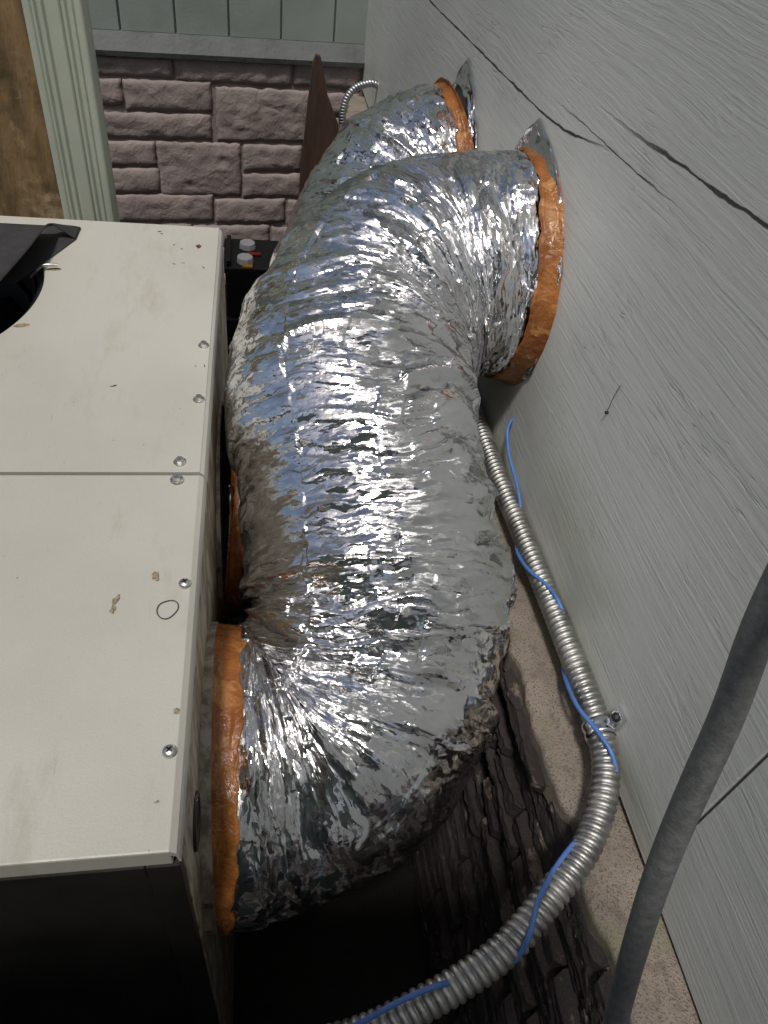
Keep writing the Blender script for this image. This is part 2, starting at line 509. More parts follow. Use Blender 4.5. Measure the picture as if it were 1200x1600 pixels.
def rough_block(name, material, parent, org, eu, ev, en, w, h, depth, nu, nv, amp, seed, coursed=False):
    """stone: a bulged noisy front face with returned sides; eu, ev, en unit vectors."""
    r = np.random.default_rng(seed)
    u = np.linspace(0, 1, nu); v = np.linspace(0, 1, nv)
    Ug, Vg = np.meshgrid(u, v, indexing='ij')
    a = r.random(3) * 20
    ed = np.minimum(np.minimum(Ug, 1 - Ug) * w, np.minimum(Vg, 1 - Vg) * h)
    bulge = np.clip(ed / (.28 * min(w, h)), 0, 1) ** .55
    if coursed:
        bulge = np.clip(ed / (.12 * min(w, h)), 0, 1) ** .4
    nz = vnoise(Ug * w * 26 + a[0], Vg * h * 30 + a[1], 64, seed) + .6 * vnoise(Ug * w * 60 + a[0], Vg * h * 70, 64, seed + 1)
    ridge = 1 - np.abs(vnoise(Ug * w * 14 + Vg * h * 10 + a[1], Vg * h * 34 + a[2], 64, seed + 2))
    if coursed:
        ridge = .8 * vnoise(Ug * w * 9 + a[1], Vg * h * 80 + a[2], 64, seed + 2) + .9 * vnoise(Ug * w * 110 + a[1], Vg * h * 130 + a[2], 64, seed + 5)
    d = depth * .55 + depth * .45 * bulge + amp * (nz * .7 + ridge) * (.25 + .75 * bulge)
    wu = .05 * min(h, .07) * vnoise(Vg * h * 50 + a[2], Ug * w * 40, 64, seed + 3)
    wv = (.03 if coursed else .07) * min(h, .07) * vnoise(Ug * w * 40 + a[0], Vg * h * 40, 64, seed + 4)
    F = (Ug * w + wu)[..., None] * eu + (Vg * h + wv)[..., None] * ev + d[..., None] * en
    verts = F.reshape(-1, 3).tolist()
    idx = np.arange(nu * nv).reshape(nu, nv)
    faces = [(idx[i, j], idx[i + 1, j], idx[i + 1, j + 1], idx[i, j + 1]) for i in range(nu - 1) for j in range(nv - 1)]
    loop = [idx[i, 0] for i in range(nu)] + [idx[nu - 1, j] for j in range(1, nv)] + [idx[i, nv - 1] for i in range(nu - 2, -1, -1)] + [idx[0, j] for j in range(nv - 2, 0, -1)]
    base = len(verts)
    for q in loop:
        p = np.array(verts[q]); p = p - en * p.dot(en)
        verts.append(p.tolist())
    L = len(loop)
    for i in range(L):
        faces.append((loop[(i + 1) % L], loop[i], base + i, base + (i + 1) % L))
    o = mesh_obj(name, verts, faces, material, parent)
    me = o.data
    me.polygons.foreach_set('use_smooth', [not coursed] * ((nu - 1) * (nv - 1)) + [False] * L)
    if np.cross(eu, ev).dot(en) < 0:
        me.flip_normals()
    o.location = Vector(org) - (Vector(parent.location) if parent else Vector())
    return o

ex = np.array([1., 0, 0]); ey = np.array([0, 1., 0]); ez = np.array([0, 0, 1.])
zt = .632; k = 0
while zt > GZ + .05:
    h = random.uniform(.026, .056) if zt > .3 else random.uniform(.05, .08)
    y = -.25 + random.uniform(-.2, 0)
    while y < 1.5:
        w = random.uniform(.10, .34)
        dp = .010 + random.uniform(0, .026)
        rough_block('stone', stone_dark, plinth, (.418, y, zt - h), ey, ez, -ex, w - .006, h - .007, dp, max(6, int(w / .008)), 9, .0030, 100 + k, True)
        y += w; k += 1
    zt -= h

# ------------------------------------------------------------------ back wall: stone veneer below, boards above
KB = .14
ang = math.atan(KB)
back = tag(empty('stone_back_wall', (0, 3.35, GZ), ang), 'dim mauve brown stone veneer wall across the back with grey sill', 'stone wall')
bw = lambda o: o
box('mortar', -2.2, .52, .0, .2, 0, .77 - GZ, mortar_back, back)
S = [(-0.58, -0.289, 0.685, 0.751), (-0.281, 0.182, 0.673, 0.763), (0.195, 0.471, 0.675, 0.769), (-0.582, -0.487, 0.58, 0.673), (-0.479, -0.143, 0.563, 0.674), (-0.601, -0.149, 0.457, 0.554), (-0.126, 0.268, 0.456, 0.658), (0.28, 0.476, 0.565, 0.652), (0.285, 0.485, 0.456, 0.555), (-0.581, -0.383, 0.349, 0.445), (-0.589, -0.376, 0.237, 0.338), (-0.377, -0.032, 0.224, 0.445), (-0.02, 0.233, 0.333, 0.441), (-0.023, 0.237, 0.218, 0.32), (0.244, 0.495, 0.347, 0.445), (0.254, 0.506, 0.218, 0.33), (-0.575, -0.159, 0.11, 0.229), (-0.148, 0.165, 0.101, 0.209), (0.177, 0.49, 0.088, 0.203), (-0.578, -0.26, 0.001, 0.096), (-0.248, 0.092, -0.005, 0.089), (0.104, 0.465, -0.022, 0.079), (-0.268, 0.03, -0.126, -0.017), (0.043, 0.344, -0.142, -0.023), (-.60, -.28, -.13, -.02), (-.42, -.1, -.24, -.14), (-.09, .2, -.25, -.155)]
for zz0 in (.685, .565, .455, .34, .225, .11):
    S.append((-.95, -.615, zz0, zz0 + .095))
for i, (x0, x1, z0, z1) in enumerate(S):
    x1 = min(x1, .495)
    rough_block('stone', stone_back, None, (0, 0, 0), ex, ez, -ey, x1 - x0, z1 - z0, .010, max(8, int((x1 - x0) / .014)), max(8, int((z1 - z0) / .011)), .0050, 500 + i * 7)
    o = bpy.context.scene.objects[-1] if False else C.objects[-1]
    o.parent = back
    o.location = (x0, 0, z0 - GZ)
# sloped sill
sb = bmesh.new()
prof = [(.02, .755), (-.030, .757), (-.034, .775), (.0, .828), (.03, .834)]
for x in (-2.2, .50):
    for (yy, zz) in prof:
        sb.verts.new((x, yy, zz - GZ))
sb.verts.ensure_lookup_table()
for i in range(5):
    j = (i + 1) % 5
    sb.faces.new((sb.verts[i], sb.verts[j], sb.verts[5 + j], sb.verts[5 + i]))
sb.faces.new(sb.verts[:5]); sb.faces.new(sb.verts[5:])
bm_obj('sill', sb, sill_m, back)
siding = tag(empty('board_siding', (0, 3.35, .83), ang), 'dim grey green vertical boards above the stone back wall', 'siding')
xs = [-2.2, -1.9, -1.69, -1.48, -1.27, -1.06, -.87, -.667, -.463, -.262, -.061, .142, .356, .50]
for a, b in zip(xs[:-1], xs[1:]):
    box('board', a + .004, b - .004, .012, .035, .0, 2.2, board_m, siding, .003)
box('backing', -2.2, .50, .0245, .15, .0, 2.2, board_m, siding)

# ------------------------------------------------------------------ unseen wall added behind the camera to shade the gap and darken foil reflections
nf = box('added_shade_wall', -2.6, .14, -.32, -.14, GZ, 1.82, board_m, None, .004)
nf['kind'] = 'structure'

# ------------------------------------------------------------------ timber post and downspout on the left
post = tag(empty('timber_post', (-.52, 1.75, GZ)), 'weathered brown timber post with peeling paint at far left', 'post')
bmx = box_bm(-.14, .112, -.03, .14, 0, 3.4, .006)
bmesh.ops.subdivide_edges(bmx, edges=[e for e in bmx.edges if abs((e.verts[0].co - e.verts[1].co).z) > 1], cuts=40)
for v in bmx.verts:
    v.co += Vector((.003 * math.sin(v.co.z * 17 + v.co.x * 9), .003 * math.cos(v.co.z * 13), 0))
bm_obj('shaft', bmx, post_m, post)

ds = tag(empty('downspout', (-.348, 1.70, GZ)), 'pale green fluted metal downspout beside the timber post', 'downspout')
pr = []
W2, D2 = .047, .036
for i in range(64):
    u = i / 63
    x = -W2 + 2 * W2 * u
    fl = .0035 * (math.cos(u * math.pi * 2 * 7) if .08 < u < .92 else 1)
    if .38 < u < .62: fl = .0035
    pr.append((x, -D2 - fl))
rr = []
for (x, y) in pr: rr.append((x, y))
for a in np.linspace(0, math.pi / 2, 6)[1:]: rr.append((W2 + .006 * math.sin(a), -D2 - .0035 + .006 * (1 - math.cos(a)) + .0))
for yv in (0, .03): rr.append((W2 + .006, yv))
rr += [(W2, D2), (-W2, D2), (-W2 - .006, .03), (-W2 - .006, 0)]
for a in np.linspace(math.pi / 2, 0, 6)[:-1]: rr.append((-W2 - .006 * math.sin(a), -D2 - .0035 + .006 * (1 - math.cos(a))))
Pd = np.zeros((2, len(rr), 3))
for i, zv in enumerate((0.02, 3.2)):
    Pd[i, :, :2] = rr; Pd[i, :, 2] = zv
grid_obj('pipe', Pd, downspout_m, ds, wrap=True)
box('strap', -.066, .066, -.0425, .04, 2.2, 2.23, downspout_m, ds, .002)

# ------------------------------------------------------------------ leaning pointed picket
pk = tag(empty('wood_picket', (.26, 3.02, GZ)), 'dark brown pointed wooden picket leaning near the back corner', 'wood board')
out = [(-.075, 0), (.105, 0), (.098, .95), (.085, 1.10), (.038, 1.20), (.018, 1.28), (.005, 1.325), (-.012, 1.33), (-.022, 1.30), (-.032, 1.20), (-.055, .92)]
pb = bmesh.new()
vs = [pb.verts.new((x, -.011, z)) for x, z in out]
f = pb.faces.new(vs)
ret = bmesh.ops.extrude_face_region(pb, geom=[f])
for v in ret['geom']:
    if isinstance(v, bmesh.types.BMVert): v.co.y += .022
bmesh.ops.bevel(pb, geom=list(pb.edges), offset=.002, segments=1, affect='EDGES')
bm_obj('board', pb, picket_m, pk)

# ------------------------------------------------------------------ helical conduit
def conduit(name, pts, r, pitch, depth, material, parent, sides=28):
    P = catmull(pts, 30)
    L = np.linalg.norm(np.diff(P, axis=0), axis=1).sum()
    n = int(L / pitch * 12)
    P, L = resample(P, n)
    T, A, B = frames(P)
    th = np.linspace(0, 2 * np.pi, sides, endpoint=False)
    s = np.linspace(0, L, n)
    ph = s[:, None] / pitch - th[None] / (2 * np.pi)
    fr = ph - np.floor(ph)
    prof = np.sqrt(np.clip(1 - (2 * fr - 1) ** 2, 0, 1)) ** .8
    rr_ = r - depth + depth * prof
    Gd = P[:, None] + rr_[..., None] * (np.cos(th)[None, :, None] * A[:, None] + np.sin(th)[None, :, None] * B[:, None])
    return grid_obj(name, Gd, material, parent, wrap=True)

Z1 = 1.6
cpts = [(.458, 1.62, -.93 + Z1), (.456, 1.30, -.905 + Z1), (.454, 1.174, -.90 + Z1), (.452, .995, -.895 + Z1), (.457, .767, -.887 + Z1), (.4605, .586, -.882 + Z1), (.4595, .43, -.880 + Z1), (.441, .357, -.884 + Z1), (.397, .292, -.892 + Z1), (.335, .242, -.90 + Z1), (.255, .189, -.92 + Z1), (.13, .150, -.96 + Z1), (-.0, .13, -1.02 + Z1), (-.06, .05, -1.1 + Z1)]
co = conduit('metal_conduit', cpts, .0190, .0104, .0060, steel, None)
tag(co, 'ribbed flexible steel conduit running along the foot of the plywood wall', 'conduit')

lo = conduit('metal_conduit', [(.485, 3.0, .800), (.46, 3.0, .806), (.439, 3.0, .803), (.397, 3.0, .785), (.367, 3.0, .746), (.356, 3.0, .69), (.36, 3.0, .634), (.37, 3.0, .5), (.38, 3.0, .2), (.39, 3.0, GZ + .01)], .0135, .0105, .0032, plain('dull_aluminium', (.42, .43, .45), .45, 1.0, .15), None, 18)
tag(lo, 'small grey conduit loop entering the wall at the back corner', 'conduit')

# blue wire wound round the conduit
wp = [(.486, 1.04, .785), (.476, 1.029, .784), (.466, 1.010, .775), (.463, .965, .755), (.466, .905, .738), (0.4643, 0.8555, 0.7187), (0.455, 0.8219, 0.697), (0.4382, 0.7736, 0.7065), (0.4368, 0.7181, 0.7254), (0.4536, 0.6823, 0.7324), (0.461, 0.6487, 0.7372), (0.4673, 0.6192, 0.7268), (0.4687, 0.5945, 0.7027), (0.4526, 0.5529, 0.6976), (0.4403, 0.5126, 0.7145), (0.4342, 0.4637, 0.734), (0.4436, 0.4255, 0.7433), (0.454, 0.3926, 0.7417), (0.4588, 0.366, 0.7231), (0.4544, 0.3438, 0.6969), (0.4175, 0.3196, 0.6933), (0.3728, 0.2901, 0.7159), (0.3396, 0.2627, 0.7127), (0.3095, 0.2309, 0.7239), (0.2995, 0.2108, 0.7166), (0.2893, 0.1946, 0.7089), (0.2739, 0.1819, 0.6821), (0.2505, 0.1793, 0.6489), (0.2211, 0.1774, 0.6611), (0.1918, 0.1717, 0.6864), (0.1627, 0.1665, 0.6841), (0.136, 0.1604, 0.6767), (0.1084, 0.1526, 0.6643), (0.0867, 0.147, 0.6518), (.03, .12, .62)]
wpP, _ = resample(catmull(wp, 14), 420)
bwire = tube('blue_wire', smooth_path(wpP, 8), .0031, blue_m, None, 12)
tag(bwire, 'thin blue wire spiralling around the ribbed steel conduit', 'wire')

# strap clamp on the conduit
st = tag(empty('conduit_strap', (.4597, .4345, .72)), 'shiny zinc one-hole strap clamping the conduit to the plywood', 'strap')
th = np.linspace(math.radians(-10), math.radians(235), 26)
rows = []
for yy, dr in ((-.0115, 0), (-.0115, .0018), (-.006, .0030), (-.002, .0018), (.002, .0018), (.006, .0030), (.0115, .0018), (.0115, 0)):
    rows.append(np.stack([(.0192 + dr) * np.cos(th), np.full_like(th, yy), (.0192 + dr) * np.sin(th)], 1))
grid_obj('band', np.array(rows), zinc, st)
tb = bmesh.new()
box_bm(.0125, .0195, -.0105, .0105, .012, .046, .001, 1, tb)
bm_obj('tab', tb, zinc, st)
hd = bmesh.new()
bmesh.ops.create_cone(hd, cap_ends=True, segments=16, radius1=.0072, radius2=.0055, depth=.004, matrix=Matrix.Translation((.0108, 0, .034)) @ Matrix.Rotation(-math.pi / 2, 4, 'Y'))
bm_obj('screw_head', hd, black_plastic, st)

# ------------------------------------------------------------------ grey pipe in the right foreground
hp = [(.10, -.10, 1.45), (.20, .03, 1.46), (.30, .17, 1.42), (.3600, .2841, 1.3203), (.3538, .2666, 1.2168), (.3489, .2357, 1.139), (.3420, .2086, 1.0573), (.3467, .1766, 0.9274), (.3631, .1192, 0.7283), (.3747, .0608, 0.5703), (.39, -.03, .3), (.40, -.14, .0), (.40, -.2, GZ)]
hp = [(.66 * x, .66 * y, 1.6 + .66 * (z - 1.6)) for x, y, z in hp[:-3]] + [(.27, -.06, .6), (.30, -.09, .2), (.31, -.10, GZ)]
hpP, _ = resample(smooth_path(catmull(hp, 16), 25), 160)
tag(tube('grey_hose', hpP, .0082, pipe_m, None, 28), 'thick dark grey hose slanting down across the lower right corner', 'hose')

# ------------------------------------------------------------------ air conditioner unit
UL, UW, UZ = 1.196, 1.15, .94
rzu = -math.atan(.0146)
unit = tag(empty('air_conditioner', (-.0755, .246, GZ), rzu), 'large cream metal air conditioning unit with fan opening on top', 'air conditioner')
zt_ = UZ - GZ
SEAM = .476
FC = (-.572, .925); FR = .292
# rear top panel with a round fan opening
def top_panel_with_hole(x0, x1, y0, y1, z, th_):
    n = 96
    b = bmesh.new()
    ring, outer = [], []
    for i in range(n):
        a = 2 * math.pi * i / n
        ca, sa = math.cos(a), math.sin(a)
        ring.append((FC[0] + FR * ca, FC[1] + FR * sa))
        tx = ((x1 if ca > 0 else x0) - FC[0]) / ca if abs(ca) > 1e-9 else 1e9
        ty = ((y1 if sa > 0 else y0) - FC[1]) / sa if abs(sa) > 1e-9 else 1e9
        tt = min(tx, ty)
        outer.append((FC[0] + tt * ca, FC[1] + tt * sa))
    for cx, cy in ((x0, y0), (x0, y1), (x1, y0), (x1, y1)):
        i = min(range(n), key=lambda q: (outer[q][0] - cx) ** 2 + (outer[q][1] - cy) ** 2)
        outer[i] = (cx, cy)
    R1 = [b.verts.new((x, y, z)) for x, y in ring]
    R0 = [b.verts.new((FC[0] + (x - FC[0]) * .985, FC[1] + (y - FC[1]) * .985, z - .014)) for x, y in ring]
    O1 = [b.verts.new((x, y, z)) for x, y in outer]
    O0 = [b.verts.new((x, y, z - th_)) for x, y in outer]
    for i in range(n):
        j = (i + 1) % n
        b.faces.new((R1[i], R1[j], O1[j], O1[i])); b.faces.new((O1[i], O1[j], O0[j], O0[i])); b.faces.new((R0[i], R0[j], R1[j], R1[i]))
    bmesh.ops.recalc_face_normals(b, faces=b.faces)
    return b
tp = bm_obj('top_panel', top_panel_with_hole(-UW, -.0005, SEAM + .002, UL, zt_, .02), cream, unit)
box('top_panel', -UW, .0, .0, SEAM - .0018, zt_ - .03, zt_ - .0012, cream, unit, .002)
box('seam_gap', -UW + .01, -.004, SEAM - .004, SEAM + .004, zt_ - .025, zt_ - .006, black_plastic, unit)
# slanted drip lip along the right edge of the two top panels
def lip(y0, y1):
    b = bmesh.new()
    prof = [(-.001, -.001), (.0045, -.006), (.0065, -.0125), (.0075, -.024), (.0055, -.0245), (.0040, -.013), (-.003, -.008)]
    for y in (y0, y1):
        for x, z in prof: b.verts.new((x, y, zt_ + z))
    b.verts.ensure_lookup_table(); n = len(prof)
    for i in range(n):
        j = (i + 1) % n
        b.faces.new((b.verts[i], b.verts[j], b.verts[n + j], b.verts[n + i]))
    b.faces.new(b.verts[:n]); b.faces.new(b.verts[n:])
    return b
bm_obj('edge_lip', lip(.0, SEAM - .002), cream, unit)
bm_obj('edge_lip', lip(SEAM + .003, UL), cream, unit)
# body: side, back, far side, front
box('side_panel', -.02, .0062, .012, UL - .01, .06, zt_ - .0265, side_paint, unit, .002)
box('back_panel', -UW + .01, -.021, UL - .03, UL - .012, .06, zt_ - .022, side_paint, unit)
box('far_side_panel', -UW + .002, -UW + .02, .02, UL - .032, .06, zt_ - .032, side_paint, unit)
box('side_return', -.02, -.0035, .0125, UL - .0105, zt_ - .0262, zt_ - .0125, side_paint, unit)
box('front_panel', -UW + .02, -.0265, .0065, .020, .10, zt_ - .055, black_panel_m, unit, .001)
fb = bmesh.new()
box_bm(-.024, .0055, -.001, .0115, .06, zt_ - .0315, .001, 1, fb)
box_bm(-UW + .002, -.0245, -.001, .0115, zt_ - .054, zt_ - .0315, .001, 1, fb)
bm_obj('front_frame', fb, black_panel_m, unit)
box('base', -UW + .03, -.03, .03, UL - .04, .0, .10, black_panel_m, unit)
box('inner_deck', -UW + .021, -.021, .3, UL - .031, .62, .64, black_plastic, unit)
# fan shroud rings inside the opening
for rr2, z0, z1 in ((FR * .985, -.014, -.05), (FR * .95, -.03, -.10), (FR * .90, -.08, -.2)):
    tt = np.linspace(0, 2 * np.pi, 96, endpoint=False)
    Pq = np.stack([np.stack([FC[0] + q * np.cos(tt), FC[1] + q * np.sin(tt), np.full_like(tt, zt_ + zz_)], 1) for q, zz_ in ((rr2, z0), (rr2 - .004, z0 + .004), (rr2 - .010, z0), (rr2 - .012, z1))])
    grid_obj('fan_shroud', Pq, black_plastic, unit, wrap=True)
hub = bmesh.new()
bmesh.ops.create_cone(hub, cap_ends=True, segments=32, radius1=.075, radius2=.06, depth=.09, matrix=Matrix.Translation((FC[0], FC[1], zt_ - .14)))
bm_obj('fan_hub', hub, black_plastic, unit, True)
for kk in range(4):
    a0 = kk * math.pi / 2 + .3
    Pq = np.zeros((10, 8, 3))
    for i, q in enumerate(np.linspace(.06, FR * .87, 10)):
        for j, a in enumerate(np.linspace(-.5, .5, 8)):
            Pq[i, j] = (FC[0] + q * math.cos(a0 + a), FC[1] + q * math.sin(a0 + a), zt_ - .14 + .05 * a)
    grid_obj('fan_blade', Pq, black_plastic, unit)
# slots and clip beside the opening
ui = Matrix.Translation(Vector((-.0755, .246, GZ))) @ Matrix.Rotation(rzu, 4, 'Z')
uinv = ui.inverted()
def uloc(x, y, z=UZ):
    return uinv @ Vector((x, y, z))
for (x, y, a) in ((-.334, 1.249, .1), (-.352, 1.066, .3)):
    p = uloc(x, y)
    b = bmesh.new()
    bmesh.ops.create_uvsphere(b, u_segments=16, v_segments=8, radius=1)
    for v in b.verts:
        v.co = Matrix.Rotation(a, 3, 'Z') @ Vector((v.co.x * .012, v.co.y * .0052, max(-.2, v.co.z) * .0014))
        v.co += p
    bm_obj('slot_plug', b, grime, unit, True)
p = uloc(-.343, 1.243)
clip = np.array([(p.x - .03, p.y - .004, p.z - .012), (p.x - .012, p.y, p.z + .006), (p.x + .002, p.y + .002, p.z + .010), (p.x + .016, p.y + .005, p.z + .008)])
tube('guard_clip', resample(catmull(clip, 8), 20)[0], .0028, screw_steel, unit, 10)

# screws with washers on the top
def screw(x, y, kind, ang_=0.0):
    p = uloc(x, y)
    s = bmesh.new()
    if kind == 'hex':
        bmesh.ops.create_cone(s, cap_ends=True, segments=6, radius1=.0052, radius2=.0048, depth=.0050, matrix=Matrix.Translation((0, 0, .0042)) @ Matrix.Rotation(ang_, 4, 'Z'))
        bmesh.ops.create_cone(s, cap_ends=True, segments=20, radius1=.0068, radius2=.0060, depth=.0014, matrix=Matrix.Translation((0, 0, .0020)))
    else:
        bmesh.ops.create_uvsphere(s, u_segments=20, v_segments=10, radius=.0068)
        bmesh.ops.delete(s, geom=[v for v in s.verts if v.co.z < -.0001], context='VERTS')
        for v in s.verts: v.co.z = v.co.z * .62 + .0008
    o = bm_obj('screw', s, screw_steel, unit, kind != 'hex')
    o.location = p
    if kind == 'hex':
        w = bmesh.new()
        bmesh.ops.create_cone(w, cap_ends=True, segments=24, radius1=.0088, radius2=.0082, depth=.0014, matrix=Matrix.Translation((0, 0, .0007)))
        bm_obj('washer', w, screw_steel, o)
    else:
        for a in (ang_, ang_ + math.pi / 2):
            c = box_bm(-.0032, .0032, -.0007, .0007, .0042, .0054)
            for v in c.verts: v.co = Matrix.Rotation(a, 3, 'Z') @ v.co
            bm_obj('cross_slot', c, black_plastic, o)
for x, y, kd, a in ((-.074, 1.021, 'hex', .2), (-.076, .880, 'hex', .7), (-.095, .744, 'hex', .4), (-.097, .710, 'hex', .9), (-.0785, .538, 'pan', .5), (-.082, .337, 'pan', .9)):
    screw(x, y, kd, a)
# hand-drawn marker ring
tt = np.linspace(0, 2 * np.pi, 48, endpoint=False)
p = uloc(-.095, .503)
rg = .0105 * (1 + .10 * np.sin(2 * tt + .5) + .05 * np.sin(3 * tt))
Pq = np.stack([np.stack([p.x + (rg + d) * np.cos(tt) * .95, p.y + (rg + d) * np.sin(tt) * 1.15, np.full_like(tt, p.z + .0004)], 1) for d in (0, .0011)])
grid_obj('marker_ring', Pq, ink, unit, wrap=True)
# chips and dried spots on the enamel
def spot(x, y, w, h, a, m, seed):
    p = uloc(x, y); r = np.random.default_rng(seed)
    n = 14
    tt = np.linspace(0, 2 * np.pi, n, endpoint=False)
    q = 1 + .35 * (r.random(n) - .5) * 2
    vs = [(p.x, p.y, p.z + .0007)] + [(p.x + math.cos(a) * w * q[i] * math.cos(tt[i]) - math.sin(a) * h * q[i] * math.sin(tt[i]), p.y + math.sin(a) * w * q[i] * math.cos(tt[i]) + math.cos(a) * h * q[i] * math.sin(tt[i]), p.z + .0003) for i in range(n)]
    mesh_obj('dirt_spot', vs, [(0, 1 + i, 1 + (i + 1) % n) for i in range(n)], m, unit)
spot(-.095, 1.358, .0045, .008, 0, rust, 1)
for i, (x, y, w, h, a, m) in enumerate(((-.150, .519, .003, .008, -.3, grime), (-.152, .506, .0025, .005, -.2, grime), (-.111, .551, .004, .0055, -.3, grime), (-.109, .546, .002, .003, 0, grime),
        (-.078, .379, .003, .003, 0, grime), (-.197, .911, .005, .0016, .5, rust), (-.14, 1.36, .002, .002, 0, rust), (-.125, 1.345, .0015, .0028, .2, rust), (-.17, 1.413, .003, .002, 0, rust), (-.166, 1.404, .0025, .002, 0, rust),
        (-.083, 1.276, .0012, .004, .5, rust), (-.071, .965, .0008, .004, .2, rust), (-.084, .964, .0015, .001, .2, rust), (-.12, 1.29, .004, .001, .2, rust), (-.135, 1.285, .003, .0012, -.3, rust), (-.09, .29, .002, .001, .3, grime))):
    spot(x, y, w, h, a, m, 20 + i)
# round opening low on the right side near the front
tt = np.linspace(0, 2 * np.pi, 32, endpoint=False)
ho = np.stack([np.stack([np.full_like(tt, xx + .0092), .084 + q * np.cos(tt), zt_ - .147 + q * np.sin(tt)], 1) for q, xx in ((.031, -.0026), (.030, -.0002), (.026, .0004), (.024, -.002))])
grid_obj('knockout_rim', ho, black_plastic, unit, wrap=True)
dd = [(.0070, .084 + .0245 * math.cos(a), zt_ - .147 + .0245 * math.sin(a)) for a in tt]
mesh_obj('knockout_hole', dd, [tuple(range(32))], black_plastic, unit)
# duct cover plates and sealant ridges on the side
for yc in (.236, .73):
    pass

# ------------------------------------------------------------------ black rubber sheet over the fan
SHEET_E = [(-0.315, 1.361, 0.9435), (-0.337, 1.359, 0.961), (-0.353, 1.345, 0.977), (-0.355, 1.276, 0.989), (-0.361, 1.208, 0.993), (-0.379, 1.109, 0.993), (-0.409, 0.941, 0.993)]
SHEET_B = [(-0.313, 1.409, 0.9435), (-0.325, 1.395, 0.952), (-0.349, 1.380, 0.960), (-0.367, 1.370, 0.962), (-0.44, 1.37, 0.962), (-0.60, 1.37, 0.962), (-0.85, 1.37, 0.962)]
E_ = catmull(SHEET_E, 8); F_ = catmull(SHEET_B, 8)
m = 14
P = np.zeros((len(E_), m, 3))
for j in range(m):
    v = j / (m - 1)
    P[:, j] = E_ * (1 - v) + F_ * v
    P[:, j, 2] += .004 * math.sin(math.pi * v) * np.linspace(0, 1, len(E_))
sh = grid_obj('rubber_sheet', P[::-1], rubber, None)
md = sh.modifiers.new('thickness', 'SOLIDIFY'); md.thickness = .002; md.offset = 1
fl = [(-.3135, 1.412), (-.3150, 1.361), (-.356, 1.262), (-.385, 1.19), (-.45, 1.2), (-.7, 1.3), (-.7, 1.412)]
flo = mesh_obj('lower_flap', [(x, y, UZ + .0022) for x, y in fl], [tuple(range(7))], rubber, sh)
tag(sh, 'curled black rubber sheet lying over the fan opening of the unit', 'rubber sheet')

